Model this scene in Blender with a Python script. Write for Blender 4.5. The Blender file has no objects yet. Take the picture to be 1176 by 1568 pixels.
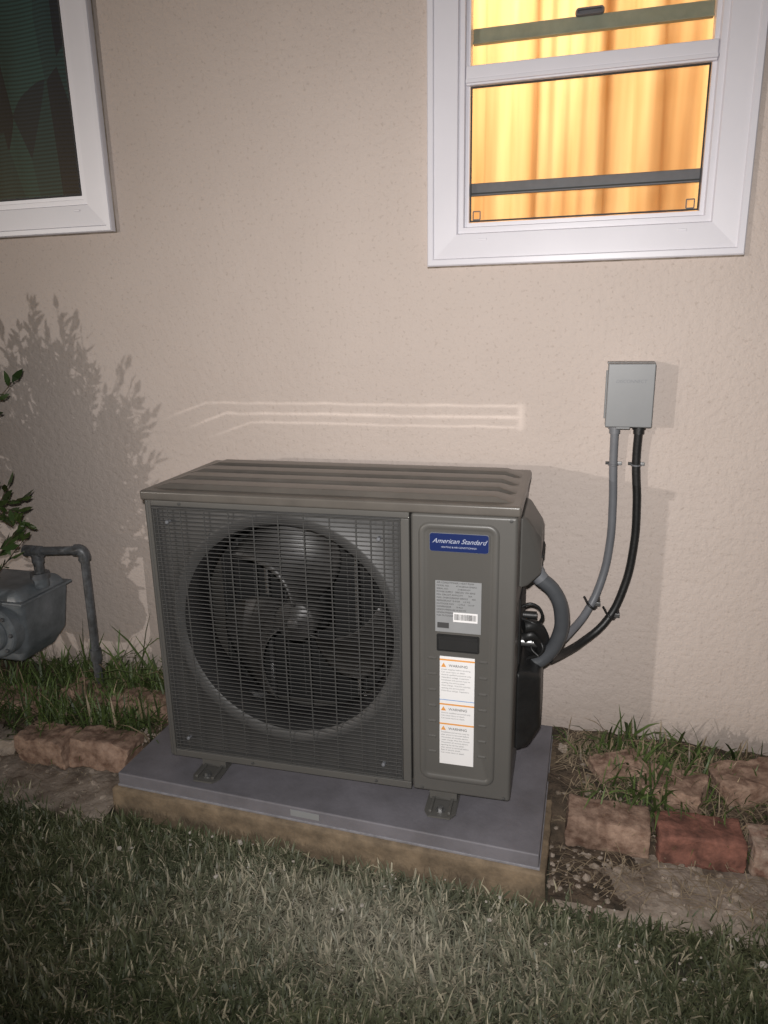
import bpy, bmesh, math, random
import numpy as np
from mathutils import Vector, Matrix, noise
random.seed(7); rng=np.random.default_rng(7)
S=bpy.context.scene
S.view_settings.view_transform='Standard'; S.view_settings.look='None'; S.view_settings.exposure=0
COL=S.collection

# ---------------------------------------------------------------- materials
def mat(name,c,rough=.6,metal=0,spec=.5,var=0,vscale=8,c2=None,bump=0,bscale=60,bdist=.002,coat=0,attr=None,detail=6):
    m=bpy.data.materials.new(name); m.use_nodes=True; nt=m.node_tree; N=nt.nodes; L=nt.links
    b=N['Principled BSDF']; b.inputs['Base Color'].default_value=(*c,1); b.inputs['Roughness'].default_value=rough
    b.inputs['Metallic'].default_value=metal; b.inputs['Specular IOR Level'].default_value=spec
    b.inputs['Coat Weight'].default_value=coat
    tc=N.new('ShaderNodeTexCoord')
    if c2 is not None or var:
        if c2 is None: c2=tuple(x*(1-var) for x in c)
        n=N.new('ShaderNodeTexNoise'); n.inputs['Scale'].default_value=vscale; n.inputs['Detail'].default_value=detail; n.inputs['Roughness'].default_value=.65
        L.new(tc.outputs['Object'],n.inputs['Vector'])
        r=N.new('ShaderNodeValToRGB'); r.color_ramp.elements[0].position=.35; r.color_ramp.elements[1].position=.65
        r.color_ramp.elements[0].color=(*c2,1); r.color_ramp.elements[1].color=(*c,1)
        L.new(n.outputs['Fac'],r.inputs['Fac']); L.new(r.outputs['Color'],b.inputs['Base Color'])
    if attr:
        a=N.new('ShaderNodeAttribute'); a.attribute_name=attr; L.new(a.outputs['Color'],b.inputs['Base Color'])
    if bump:
        n2=N.new('ShaderNodeTexNoise'); n2.inputs['Scale'].default_value=bscale; n2.inputs['Detail'].default_value=5
        L.new(tc.outputs['Object'],n2.inputs['Vector'])
        bp=N.new('ShaderNodeBump'); bp.inputs['Strength'].default_value=bump; bp.inputs['Distance'].default_value=bdist
        L.new(n2.outputs['Fac'],bp.inputs['Height']); L.new(bp.outputs['Normal'],b.inputs['Normal'])
    return m

def stucco():
    m=bpy.data.materials.new('stucco'); m.use_nodes=True; nt=m.node_tree; N=nt.nodes; L=nt.links
    b=N['Principled BSDF']; b.inputs['Roughness'].default_value=.7; b.inputs['Specular IOR Level'].default_value=.4
    tc=N.new('ShaderNodeTexCoord')
    def ns(s,d,r=.5):
        n=N.new('ShaderNodeTexNoise'); n.inputs['Scale'].default_value=s; n.inputs['Detail'].default_value=d; n.inputs['Roughness'].default_value=r
        L.new(tc.outputs['Object'],n.inputs['Vector']); return n
    a=ns(1.6,5,.6); r=N.new('ShaderNodeValToRGB')
    r.color_ramp.elements[0].position=.3; r.color_ramp.elements[0].color=(.535,.455,.408,1)
    r.color_ramp.elements[1].position=.7; r.color_ramp.elements[1].color=(.585,.500,.450,1)
    L.new(a.outputs['Fac'],r.inputs['Fac'])
    pit=ns(95,3,.55); pr=N.new('ShaderNodeValToRGB'); pr.color_ramp.elements[0].position=.30; pr.color_ramp.elements[0].color=(.84,.825,.81,1); pr.color_ramp.elements[1].position=.42; pr.color_ramp.elements[1].color=(1,1,1,1)
    L.new(pit.outputs['Fac'],pr.inputs['Fac'])
    pm=N.new('ShaderNodeMixRGB'); pm.blend_type='MULTIPLY'; pm.inputs[0].default_value=1; L.new(r.outputs[0],pm.inputs[1]); L.new(pr.outputs[0],pm.inputs[2])
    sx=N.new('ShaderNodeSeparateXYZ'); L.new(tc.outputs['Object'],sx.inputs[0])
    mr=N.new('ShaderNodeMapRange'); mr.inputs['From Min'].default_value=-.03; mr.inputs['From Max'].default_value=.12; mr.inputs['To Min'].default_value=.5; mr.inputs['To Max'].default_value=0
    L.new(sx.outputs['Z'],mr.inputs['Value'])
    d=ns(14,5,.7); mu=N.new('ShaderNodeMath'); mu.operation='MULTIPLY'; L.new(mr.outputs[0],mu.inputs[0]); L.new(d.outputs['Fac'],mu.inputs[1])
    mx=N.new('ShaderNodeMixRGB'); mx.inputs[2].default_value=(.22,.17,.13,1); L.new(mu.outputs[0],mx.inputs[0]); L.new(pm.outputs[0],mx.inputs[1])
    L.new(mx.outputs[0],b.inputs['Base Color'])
    n1=ns(48,3,.5); n2=ns(160,3,.6); n3=ns(9,2,.5)
    r1=N.new('ShaderNodeValToRGB'); r1.color_ramp.elements[0].position=.38; r1.color_ramp.elements[1].position=.58
    L.new(n1.outputs['Fac'],r1.inputs['Fac'])
    def ma(x,k):
        q=N.new('ShaderNodeMath'); q.operation='MULTIPLY'; L.new(x,q.inputs[0]); q.inputs[1].default_value=k; return q.outputs[0]
    def ad(x,y):
        q=N.new('ShaderNodeMath'); q.operation='ADD'; L.new(x,q.inputs[0]); L.new(y,q.inputs[1]); return q.outputs[0]
    h=ad(ad(ma(r1.outputs[0],.4),ma(n2.outputs['Fac'],.6)),ma(n3.outputs['Fac'],1.2))
    bp=N.new('ShaderNodeBump'); bp.inputs['Strength'].default_value=.52; bp.inputs['Distance'].default_value=.0044
    L.new(h,bp.inputs['Height']); L.new(bp.outputs[0],b.inputs['Normal'])
    return m

def glass():
    m=bpy.data.materials.new('window_glass'); m.use_nodes=True; nt=m.node_tree; N=nt.nodes; L=nt.links
    N.remove(N['Principled BSDF']); o=N['Material Output']
    t=N.new('ShaderNodeBsdfTransparent'); t.inputs[0].default_value=(.93,.95,.94,1)
    g=N.new('ShaderNodeBsdfGlossy'); g.inputs['Roughness'].default_value=.02
    f=N.new('ShaderNodeFresnel'); f.inputs[0].default_value=1.5
    x=N.new('ShaderNodeMixShader'); L.new(f.outputs[0],x.inputs[0]); L.new(t.outputs[0],x.inputs[1]); L.new(g.outputs[0],x.inputs[2]); L.new(x.outputs[0],o.inputs[0])
    return m

def curtain_mat():
    m=bpy.data.materials.new('lit_curtain'); m.use_nodes=True; nt=m.node_tree; N=nt.nodes; L=nt.links
    N.remove(N['Principled BSDF']); o=N['Material Output']
    tc=N.new('ShaderNodeTexCoord'); mp=N.new('ShaderNodeMapping'); mp.inputs['Scale'].default_value=(9,9,.6); L.new(tc.outputs['Object'],mp.inputs[0])
    n=N.new('ShaderNodeTexNoise'); n.inputs['Scale'].default_value=1.4; n.inputs['Detail'].default_value=3; L.new(mp.outputs[0],n.inputs['Vector'])
    r=N.new('ShaderNodeValToRGB'); r.color_ramp.elements[0].position=.36; r.color_ramp.elements[0].color=(.64,.39,.20,1)
    r.color_ramp.elements[1].position=.64; r.color_ramp.elements[1].color=(.90,.66,.40,1); L.new(n.outputs['Fac'],r.inputs['Fac'])
    d=N.new('ShaderNodeBsdfDiffuse'); t=N.new('ShaderNodeBsdfTranslucent')
    L.new(r.outputs[0],d.inputs[0]); L.new(r.outputs[0],t.inputs[0])
    x=N.new('ShaderNodeMixShader'); x.inputs[0].default_value=.75; L.new(d.outputs[0],x.inputs[1]); L.new(t.outputs[0],x.inputs[2]); L.new(x.outputs[0],o.inputs[0])
    return m

def teal_mat():
    m=bpy.data.materials.new('teal_curtain'); m.use_nodes=True; nt=m.node_tree; N=nt.nodes; L=nt.links
    b=N['Principled BSDF']; b.inputs['Roughness'].default_value=.9
    tc=N.new('ShaderNodeTexCoord'); mp=N.new('ShaderNodeMapping'); mp.inputs['Scale'].default_value=(8,8,2.2); mp.inputs['Rotation'].default_value=(0,-.30,0); mp.inputs['Location'].default_value=(.6,0,.4); L.new(tc.outputs['Object'],mp.inputs[0])
    v=N.new('ShaderNodeTexVoronoi'); v.inputs['Scale'].default_value=1.3; L.new(mp.outputs[0],v.inputs['Vector'])
    s=N.new('ShaderNodeSeparateColor'); L.new(v.outputs['Color'],s.inputs[0])
    r=N.new('ShaderNodeValToRGB'); e=r.color_ramp; e.interpolation='CONSTANT'
    e.elements[0].position=0; e.elements[0].color=(.012,.022,.045,1); e.elements[1].position=.28; e.elements[1].color=(.028,.085,.095,1)
    q=e.elements.new(.55); q.color=(.040,.125,.122,1); q=e.elements.new(.80); q.color=(.016,.036,.062,1)
    L.new(s.outputs[0],r.inputs[0])
    w=N.new('ShaderNodeTexWave'); w.bands_direction='Z'; w.inputs['Scale'].default_value=26; w.inputs['Distortion'].default_value=3; w.inputs['Detail'].default_value=1; w.inputs['Detail Scale'].default_value=.10
    L.new(tc.outputs['Object'],w.inputs['Vector'])
    mx=N.new('ShaderNodeMixRGB'); mx.blend_type='MULTIPLY'; mx.inputs[0].default_value=.6; L.new(r.outputs[0],mx.inputs[1]); L.new(w.outputs['Color'],mx.inputs[2]); L.new(mx.outputs[0],b.inputs['Base Color'])
    return m

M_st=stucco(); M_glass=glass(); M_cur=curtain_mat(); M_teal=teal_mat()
M_vinyl=mat('white_vinyl',(.74,.72,.77),.35,var=.04,vscale=5)
M_gasket=mat('black_gasket',(.02,.02,.022),.6,var=.2)
M_rail=mat('grey_rail',(.13,.13,.15),.5,var=.2,vscale=20)
M_railg=mat('green_grey_rail',(.24,.27,.22),.5,var=.2,vscale=20)
M_room=mat('room_paint',(.75,.6,.42),.9,var=.1)
M_body=mat('painted_steel',(.098,.094,.087),.40,spec=.5,var=.10,vscale=3,bump=.12,bscale=500,bdist=.0005)
M_lid=mat('painted_steel_lid',(.120,.108,.095),.30,spec=.6,var=.25,vscale=7,bump=.15,bscale=400,bdist=.0005)
M_wire=mat('grille_wire',(.066,.065,.063),.38,spec=.5,var=.15,vscale=30)
M_plate=mat('grille_back_plate',(.056,.055,.054),.5,var=.15,vscale=12)
M_dark=mat('dark_interior',(.010,.010,.010),.7,var=.3)
M_fan=mat('fan_plastic',(.052,.050,.049),.42,spec=.4,c2=(.02,.019,.018),vscale=6)
M_metal=mat('zinc_steel',(.35,.35,.35),.38,metal=.9,var=.25,vscale=30)
M_black=mat('black_rubber',(.018,.018,.018),.45,var=.35,vscale=25,bump=.3,bscale=120)
M_cond=mat('grey_conduit',(.17,.175,.19),.45,var=.12,vscale=15)
M_box=mat('grey_enamel',(.225,.23,.235),.42,var=.08,vscale=6,bump=.1,bscale=300,bdist=.0005)
M_blue=mat('blue_badge',(.010,.022,.10),.3,var=.1)
M_silver=mat('silver_ink',(.40,.43,.52),.4,var=.05)
M_lab=mat('silver_label',(.26,.265,.27),.45,var=.06,vscale=20)
M_white=mat('white_label',(.78,.77,.77),.5,var=.03,vscale=20)
M_ink=mat('ink',(.05,.05,.05),.6,var=.1)
M_inkg=mat('ink_grey',(.28,.28,.28),.6,var=.1)
M_orange=mat('orange_ink',(.75,.33,.08),.5,var=.05)
M_bl2=mat('blue_ink',(.10,.25,.55),.5,var=.05)
M_pad=mat('pad_composite',(.185,.176,.195),.6,c2=(.125,.118,.128),vscale=6,bump=.3,bscale=90,detail=12)
M_scuff=mat('pad_lip_scuffed',(.26,.255,.28),.6,c2=(.16,.155,.17),vscale=30,detail=10)
M_base=mat('weathered_timber',(.25,.185,.12),.85,c2=(.10,.075,.05),vscale=13,bump=.8,bscale=45,bdist=.005,detail=10)
M_conc=mat('old_concrete',(.42,.35,.29),.9,c2=(.15,.115,.085),vscale=12,bump=.9,bscale=55,bdist=.006,detail=12)
M_soil=mat('soil',(.125,.088,.06),.95,c2=(.035,.027,.018),vscale=18,bump=1,bscale=60,bdist=.012,detail=10)
M_lawn=mat('lawn_soil',(.075,.068,.045),.95,c2=(.03,.03,.018),vscale=22,bump=1,bscale=50,bdist=.01)
M_b1=mat('brick_buff',(.38,.26,.195),.9,c2=(.14,.08,.055),vscale=26,bump=.9,bscale=70,bdist=.004,detail=10)
M_b2=mat('brick_red',(.30,.13,.095),.9,c2=(.10,.045,.033),vscale=22,bump=.9,bscale=70,bdist=.004,detail=10)
M_b3=mat('brick_pale',(.46,.36,.29),.9,c2=(.20,.11,.08),vscale=22,bump=.9,bscale=70,bdist=.004,detail=10)
M_gas=mat('meter_grey',(.22,.24,.26),.40,c2=(.10,.115,.125),vscale=9,bump=.3,bscale=80,detail=10)
M_pipe=mat('galvanized_pipe',(.17,.18,.195),.45,metal=.3,c2=(.08,.08,.08),vscale=30)
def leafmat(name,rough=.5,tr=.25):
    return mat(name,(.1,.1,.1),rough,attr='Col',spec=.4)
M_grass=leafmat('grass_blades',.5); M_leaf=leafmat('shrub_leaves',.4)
M_twig=mat('twig_bark',(.10,.07,.045),.9,var=.4,vscale=40)

# ---------------------------------------------------------------- helpers
def link(o,parent=None):
    COL.objects.link(o)
    if parent: o.parent=parent
    return o
def empty(name,loc=(0,0,0),rz=0):
    e=bpy.data.objects.new(name,None); e.location=loc; e.rotation_euler=(0,0,rz); e.empty_display_size=.1; COL.objects.link(e); return e
def mesh(name,v,f,m,parent=None,smooth=False,recalc=True):
    me=bpy.data.meshes.new(name); me.from_pydata([tuple(p) for p in v],[],f)
    if recalc:
        bm=bmesh.new(); bm.from_mesh(me); bmesh.ops.recalc_face_normals(bm,faces=bm.faces); bm.to_mesh(me); bm.free()
    me.materials.append(m)
    if smooth:
        for p in me.polygons: p.use_smooth=True
    o=bpy.data.objects.new(name,me); return link(o,parent)
def box(name,x0,x1,y0,y1,z0,z1,m,parent=None,bev=0,seg=2):
    v=[(x,y,z) for x in (x0,x1) for y in (y0,y1) for z in (z0,z1)]
    f=[(0,1,3,2),(4,6,7,5),(0,4,5,1),(2,3,7,6),(0,2,6,4),(1,5,7,3)]
    o=mesh(name,v,f,m,parent)
    if bev:
        b=o.modifiers.new('bevel','BEVEL'); b.width=bev; b.segments=seg; b.limit_method='ANGLE'
        for p in o.data.polygons: p.use_smooth=True
        w=o.modifiers.new('wn','WEIGHTED_NORMAL'); w.keep_sharp=False
    return o
def tube(name,pts,r,m,parent=None,bez=True,res=4):
    c=bpy.data.curves.new(name,'CURVE'); c.dimensions='3D'; c.bevel_depth=r; c.bevel_resolution=res; c.use_fill_caps=True; c.resolution_u=12
    s=c.splines.new('BEZIER' if bez else 'POLY')
    if bez:
        s.bezier_points.add(len(pts)-1)
        for i,p in enumerate(pts):
            b=s.bezier_points[i]; b.co=p; b.handle_left_type='AUTO'; b.handle_right_type='AUTO'
    else:
        s.points.add(len(pts)-1)
        for i,p in enumerate(pts): s.points[i].co=(*p,1)
    c.materials.append(m); o=bpy.data.objects.new(name,c); return link(o,parent)
def loops(name,ls,m,parent=None,cap=True,smooth=False,closed=True,capfirst=False):
    v=[];f=[];n=len(ls[0])
    for l in ls: v+=l
    for i in range(len(ls)-1):
        for j in range(n if closed else n-1):
            a=i*n+j;b=i*n+(j+1)%n; f.append((a,b,b+n,a+n))
    if cap: f.append(tuple((len(ls)-1)*n+j for j in range(n)))
    if capfirst: f.append(tuple(range(n)))
    return mesh(name,v,f,m,parent,smooth)
def rrect(x0,x1,z0,z1,r,y,off=0,n=5):
    x0+=off;x1-=off;z0+=off;z1-=off;r=max(r-off,.001);P=[]
    for cx,cz,a0 in ((x1-r,z1-r,0),(x0+r,z1-r,90),(x0+r,z0+r,180),(x1-r,z0+r,270)):
        for k in range(n+1):
            a=math.radians(a0+90*k/n); P.append((cx+r*math.cos(a),y,cz+r*math.sin(a)))
    return P
def rect(x0,x1,z0,z1,o,y): return [(x0+o,y,z0+o),(x1-o,y,z0+o),(x1-o,y,z1-o),(x0+o,y,z1-o)]
def circ(cx,cz,r,y,n=96): return [(cx+r*math.cos(2*math.pi*k/n),y,cz+r*math.sin(2*math.pi*k/n)) for k in range(n)]
def wires(name,segs,r,m,parent):
    v=[];f=[]
    for a,b in segs:
        a=Vector(a);b=Vector(b);d=(b-a).normalized(); u=d.cross(Vector((0,1,0))).normalized(); w=d.cross(u)
        i=len(v)
        for p in (a,b):
            for k in range(6):
                t=k*math.pi/3; v.append(p+u*r*math.cos(t)+w*r*math.sin(t))
        for k in range(6): f.append((i+k,i+(k+1)%6,i+6+(k+1)%6,i+6+k))
    return mesh(name,v,f,m,parent,smooth=True)
def text(name,s,x,y,z,size,m,parent,shear=0,ax='LEFT',space=1):
    c=bpy.data.curves.new(name,'FONT'); c.body=s; c.size=size; c.shear=shear; c.align_x=ax; c.extrude=.0001; c.space_line=space
    c.materials.append(m); o=bpy.data.objects.new(name,c); o.location=(x,y,z); o.rotation_euler=(math.radians(90),0,0); return link(o,parent)

# ---------------------------------------------------------------- house
house=empty('stucco_house')
WX0,WX1,WZ0,WZ1=.638,1.440,1.350,2.62
LX0,LX1,LZ0,LZ1=-1.55,-.350,1.490,2.62
TR=.112
def wall_with_holes():
    hs=[(WX0+.06,WX1-.06,WZ0+.06,WZ1-.06),(LX0+.06,LX1-.06,LZ0+.06,LZ1-.06)]
    xs=sorted({-7,7,*[h[0] for h in hs],*[h[1] for h in hs]}); zs=sorted({-.4,3.0,*[h[2] for h in hs],*[h[3] for h in hs]})
    v=[(x,0,z) for z in zs for x in xs];f=[];n=len(xs)
    for i in range(len(zs)-1):
        for j in range(n-1):
            cx=(xs[j]+xs[j+1])/2;cz=(zs[i]+zs[i+1])/2
            if any(h[0]<cx<h[1] and h[2]<cz<h[3] for h in hs): continue
            a=i*n+j; f.append((a,a+1,a+n+1,a+n))
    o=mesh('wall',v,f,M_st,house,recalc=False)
    s=o.modifiers.new('solid','SOLIDIFY'); s.thickness=.12; s.offset=-1
wall_with_holes()
box('roof_eave',-7.2,7.2,-.45,.3,3.001,3.14,M_vinyl,house)
def window(name,x0,x1,z0,z1):
    p=empty(name); p.parent=house
    prof=[(0,.002),(0,-.020),(.003,-.0235),(.016,-.0235),(.019,-.019),(.080,-.016),(.083,-.008),(.097,-.008),(.100,.004),(.110,.004),(.112,.03)]
    loops('trim',[rect(x0,x1,z0,z1,o,y) for o,y in prof],M_vinyl,p,cap=False)
    loops('caulk',[rect(x0,x1,z0,z1,o,y) for o,y in ((-.0035,-.0004),(-.0005,-.0025),(.001,-.0025))],M_conc,p,cap=False)
    return p
w1=window('window',WX0,WX1,WZ0,WZ1); w2=window('window.001',LX0,LX1,LZ0,LZ1)
box('meeting_rail',WX0+.1,WX1-.1,-.006,.03,1.792,1.838,M_vinyl,w1,.003)
box('meeting_rail_lip',WX0+.1,WX1-.1,-.012,-.007,1.797,1.806,M_vinyl,w1,.001)
def gasket(x0,x1,z0,z1,p,y=.008,w=.004):
    loops('gasket',[rect(x0,x1,z0,z1,0,y),rect(x0,x1,z0,z1,0,y-.004),rect(x0,x1,z0,z1,w,y-.004),rect(x0,x1,z0,z1,w,y)],M_gasket,p,cap=False)
gasket(WX0+TR,WX1-TR,WZ0+TR,1.791,w1)
gasket(LX0+TR,LX1-TR,LZ0+TR,LZ1-TR,w2)
for nm,a in (('glass_pane_lower',(WX0+TR,WX1-TR,WZ0+TR,1.791,w1)),('glass_pane_upper',(WX0+TR,WX1-TR,1.839,WZ1-TR,w1)),('glass_pane',(LX0+TR,LX1-TR,LZ0+TR,LZ1-TR,w2))):
    mesh(nm,rect(*a[:4],0,.012),[(0,1,2,3)],M_glass,a[4])
for x in (WX0+.14,WX1-.16): box('weep_cover',x,x+.022,-.0185,-.0155,WZ0+.062,WZ0+.068,M_vinyl,w1,.001)
box('weep_cover',LX1-.13,LX1-.108,-.0185,-.0155,LZ0+.062,LZ0+.068,M_vinyl,w2,.001)
box('screen_rail',WX0+TR,WX1-TR,.022,.034,1.530,1.562,M_rail,w1,.002)
box('screen_rail_groove',WX0+TR,WX1-TR,.020,.022,1.534,1.5375,M_gasket,w1)
for x in (WX0+TR+.006,WX1-TR-.030):
    loops('screen_corner',[rrect(x,x+.022,WZ0+TR+.006,WZ0+TR+.030,.003,.02),rrect(x,x+.022,WZ0+TR+.006,WZ0+TR+.030,.003,.02,.003)],M_rail,w1,cap=False)
box('upper_sash_rail',WX0+TR,WX1-TR,.030,.045,1.896,1.932,M_railg,w1,.002)
box('upper_sash_rail_edge',WX0+TR,WX1-TR,.026,.030,1.896,1.901,M_railg,w1,.001)
loops('sash_latch',[rrect(1.005,1.075,1.928,1.948,.008,.028),rrect(1.005,1.075,1.928,1.948,.008,.020,.002),rrect(1.005,1.075,1.928,1.948,.008,.020,.006),rrect(1.005,1.075,1.928,1.948,.008,.026,.007)],M_rail,w1)
def curtain(name,x0,x1,z0,z1,y,m,p,amp=.018,fr=1,seed=0):
    nx=340;nz=30;v=[];f=[]
    for k in range(nz+1):
        z=z0+(z1-z0)*k/nz
        for i in range(nx+1):
            x=x0+(x1-x0)*i/nx
            ph=x*38*fr+2.4*noise.noise(Vector((x*3.5,seed,z*.5)))+.3*math.sin(z*3)
            s=math.sin(ph); s=math.copysign(abs(s)**.7,s)
            q=amp*s*(.45+.9*abs(noise.noise(Vector((x*4,seed+5,z*.5)))))+amp*.2*math.sin(x*110*fr+3*math.sin(x*13))+.02*noise.noise(Vector((x*5,z*1.5,seed)))
            v.append((x,y+q,z))
    for k in range(nz):
        for i in range(nx):
            a=k*(nx+1)+i; f.append((a,a+1,a+nx+2,a+nx+1))
    return mesh(name,v,f,m,p,smooth=True,recalc=False)
curtain('curtain',WX0+.03,WX1-.03,1.36,2.6,.19,M_cur,w1,.020)
curtain('curtain',LX0+.03,LX1-.03,1.5,2.6,.17,M_teal,w2,.012,.6,3)
def room(name,x0,x1,z0,z1,d,m,p):
    v=[(x,y,z) for x in (x0,x1) for y in (.125,d) for z in (z0,z1)]
    mesh(name,v,[(0,1,3,2),(4,6,7,5),(2,3,7,6),(0,2,6,4),(1,5,7,3)],m,p)
room('room',WX0-.5,WX1+.4,.9,2.75,1.8,M_room,w1)
room('dark_room',LX0-.1,LX1+.15,1.2,2.75,.9,M_dark,w2)
ld=bpy.data.lights.new('room_lamp','AREA'); ld.energy=25; ld.color=(1,.83,.56); ld.size=.35; ld.shape='SQUARE'
lo=bpy.data.objects.new('room_lamp',ld); lo.location=(.55,1.0,2.2); link(lo)
lo.rotation_euler=Vector((-.35,1,.3)).to_track_quat('Z','Y').to_euler()

# ---------------------------------------------------------------- outdoor unit
H=.772;W=.946;D=.405
ac=empty('air_conditioner',(0,-.518,.035),.0159)
gx0_,gx1_,gz0_,gz1_=.018,.673,.020,.727
box('left_side_panel',0,.010,.0,D,0,H-.03,M_body,ac,.004)
box('front_left_stile',.0101,gx0_,.0,.02,0,H-.03,M_body,ac,.001)
box('front_top_rail',gx0_,.6945,.0,.02,gz1_,H-.03,M_body,ac,.002)
box('front_bottom_rail',gx0_,.6945,.0,.02,0,gz0_,M_body,ac,.002)
box('divider_panel',gx1_,.6945,.0,D,gz0_+.0005,gz1_-.0005,M_body,ac,.003)
box('bottom_pan',.011,W-.006,.021,D-.002,0.001,.015,M_body,ac)
box('right_cabinet',.6975,W,.0,D,0,H-.03,M_body,ac,.009,4)
box('inner_top',.011,.672,.021,D-.02,H-.045,H-.032,M_dark,ac)
fc=(.362,.403);FR=.287
n=96;rl=[]
for k in range(n):
    a=2*math.pi*k/n;dx,dz=math.cos(a),math.sin(a)
    t=min(((gx1_ if dx>0 else gx0_)-fc[0])/dx if abs(dx)>1e-6 else 9,((gz1_ if dz>0 else gz0_)-fc[1])/dz if abs(dz)>1e-6 else 9)
    rl.append((fc[0]+dx*t,.016,fc[1]+dz*t))
for (cx,cz) in ((gx0_,gz0_),(gx1_,gz0_),(gx0_,gz1_),(gx1_,gz1_)):
    k=min(range(n),key=lambda i:(rl[i][0]-cx)**2+(rl[i][2]-cz)**2); rl[k]=(cx,.016,cz)
M_bell=mat('shroud_plastic',(.030,.030,.030),.22,spec=.8,var=.2)
loops('fan_opening_plate',[rl,circ(*fc,FR+.034,.016,n),circ(*fc,FR+.030,.012,n),circ(*fc,FR+.024,.0115,n),circ(*fc,FR+.010,.013,n),circ(*fc,FR,.020,n)],M_plate,ac,cap=False,smooth=True)
loops('fan_shroud',[circ(*fc,FR-.0005,.0205,n),circ(*fc,FR-.008,.04,n),circ(*fc,FR-.010,.13,n),circ(*fc,FR+.0,.15,n)],M_bell,ac,cap=False,smooth=True)
box('condenser_coil',.02,.672,D-.06,D-.02,.02,H-.05,M_dark,ac)
segs=[]
for k in range(13):
    x=.03+k*.05; segs.append(((x,D-.062,.03),(x,D-.062,H-.06)))
wires('coil_ribs',segs,.002,M_plate,ac)
def fan():
    v=[];f=[]
    for b in range(3):
        th0=math.radians(-52+120*b);nr,nt_=16,16;base=len(v)
        for i in range(nr+1):
            r=.045+(.262-.045)*i/nr; q=i/nr
            span=math.radians(44+24*math.sin(q*math.pi*.55)); sw=math.radians(34)*q**1.5
            for j in range(nt_+1):
                t=j/nt_-.5
                th=th0+span*t+sw
                rr=r*(1-.07*(abs(t)*2)**3*q)
                y=.120+.11*t*(.7+.3*(1-q))*-1+.03*math.cos(t*math.pi)*q
                v.append((fc[0]+rr*math.cos(th),y,fc[1]+rr*math.sin(th)))
        for i in range(nr):
            for j in range(nt_):
                a=base+i*(nt_+1)+j; f.append((a,a+1,a+nt_+2,a+nt_+1))
    o=mesh('fan_blades',v,f,M_fan,ac,smooth=True,recalc=False)
    s=o.modifiers.new('s','SOLIDIFY'); s.thickness=.003
    loops('fan_hub',[circ(*fc,.058,.16,40),circ(*fc,.058,.085,40),circ(*fc,.052,.078,40),circ(*fc,.02,.074,40),circ(*fc,.018,.066,40),circ(*fc,.012,.062,40)],M_fan,ac,smooth=True)
    for x in (.235,.500): box('motor_bracket',x,x+.012,.185,.20,.03,H-.05,M_metal,ac,.002)
    box('motor',.30,.42,.17,.26,.34,.46,M_dark,ac,.02)
fan()
segs=[]
rows=64
for k in range(rows):
    z=gz0_+.008+(gz1_-gz0_-.016)*k/(rows-1)
    segs.append(((gx0_+.004,.001,z),(gx1_-.004,.001,z)))
wires('grille_wires',segs,.0014,M_wire,ac)
segs=[]
for x in [gx0_+.003,.032,.062,.098]+[.098+.0665*k for k in range(1,8)]+[.600,.632,.655,gx1_-.003]:
    segs.append(((x,.004,gz0_+.003),(x,.004,gz1_-.003)))
for z in (gz0_+.004,gz1_-.004): segs.append(((gx0_,-.001,z),(gx1_,-.001,z)))
wires('grille_uprights',segs,.0019,M_wire,ac)
for x,z in ((.06,.685),(.62,.672),(.62,.06),(.06,.06)):
    loops('grille_screw',[circ(x,z,.005,.012,16),circ(x,z,.005,-.001,16),circ(x,z,.003,-.003,16)],M_cond,ac)
px0,px1,pz0,pz1=.716,.906,.038,.722
prof=[(0,.0005),(.003,-.003),(.006,-.0045),(.012,-.0045),(.016,-.002),(.019,-.0008)]
loops('embossed_panel',[rrect(px0,px1,pz0,pz1,.028,y,o,6) for o,y in prof],M_body,ac,smooth=True)
for k in range(7):
    z=.375-.043*k
    for x0 in (.738,.862):
        loops('vent_dimple',[rrect(x0,x0+.022,z,z+.007,.0034,-.0008),rrect(x0,x0+.022,z,z+.007,.0034,-.0032,.0022)],M_body,ac,smooth=False)
loops('badge',[rrect(.743,.882,.652,.698,.007,-.0005),rrect(.743,.882,.652,.698,.007,-.004),rrect(.743,.882,.652,.698,.007,-.005,.0010)],M_cond,ac)
loops('badge_face',[rrect(.7442,.8808,.6532,.6968,.006,-.0049),rrect(.7442,.8808,.6532,.6968,.006,-.0054,.0005)],M_blue,ac)
text('badge_text','American Standard',.8125,-.0058,.674,.0160,M_silver,ac,.45,'CENTER')
text('badge_small_text','HEATING & AIR CONDITIONING',.8125,-.0058,.6625,.0056,M_silver,ac,0,'CENTER')
box('rating_label',.757,.866,-.0018,-.0009,.450,.580,M_lab,ac)
t="MODEL NO.          4TXK3836A10N0AA\nSERIAL NO.              21482KEA5V\nPOWER SUPPLY   208/230V 1PH 60HZ\nMIN. CIRCUIT AMPACITY        26A\nMAX. OVERCURRENT DEVICE      40A\nREFRIGERANT  R-410A     4.3 KG\nOUTDOOR FAN      1.2 FLA    1/6 HP\nCOMPRESSOR       19 RLA\nDESIGN PRESSURE HI 550 PSI\nDESIGN PRESSURE LO 340 PSI\nFOR OUTDOOR USE ONLY"
text('rating_text',t,.760,-.0021,.566,.0056,M_ink,ac,space=1.35)
text('rating_header',"AIR CONDITIONER / HEAT PUMP",.760,-.0021,.5735,.006,M_ink,ac)
box('barcode_patch',.800,.858,-.0023,-.0019,.478,.502,M_white,ac)
v=[];f=[];x=.803
while x<.855:
    w=random.choice([.0006,.001,.0016]); i=len(v); v+=[(x,-.0025,.483),(x+w,-.0025,.483),(x+w,-.0025,.498),(x,-.0025,.498)]; f.append((i,i+1,i+2,i+3)); x+=w+random.choice([.0007,.0012])
mesh('barcode_bars',v,f,M_ink,ac)
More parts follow.
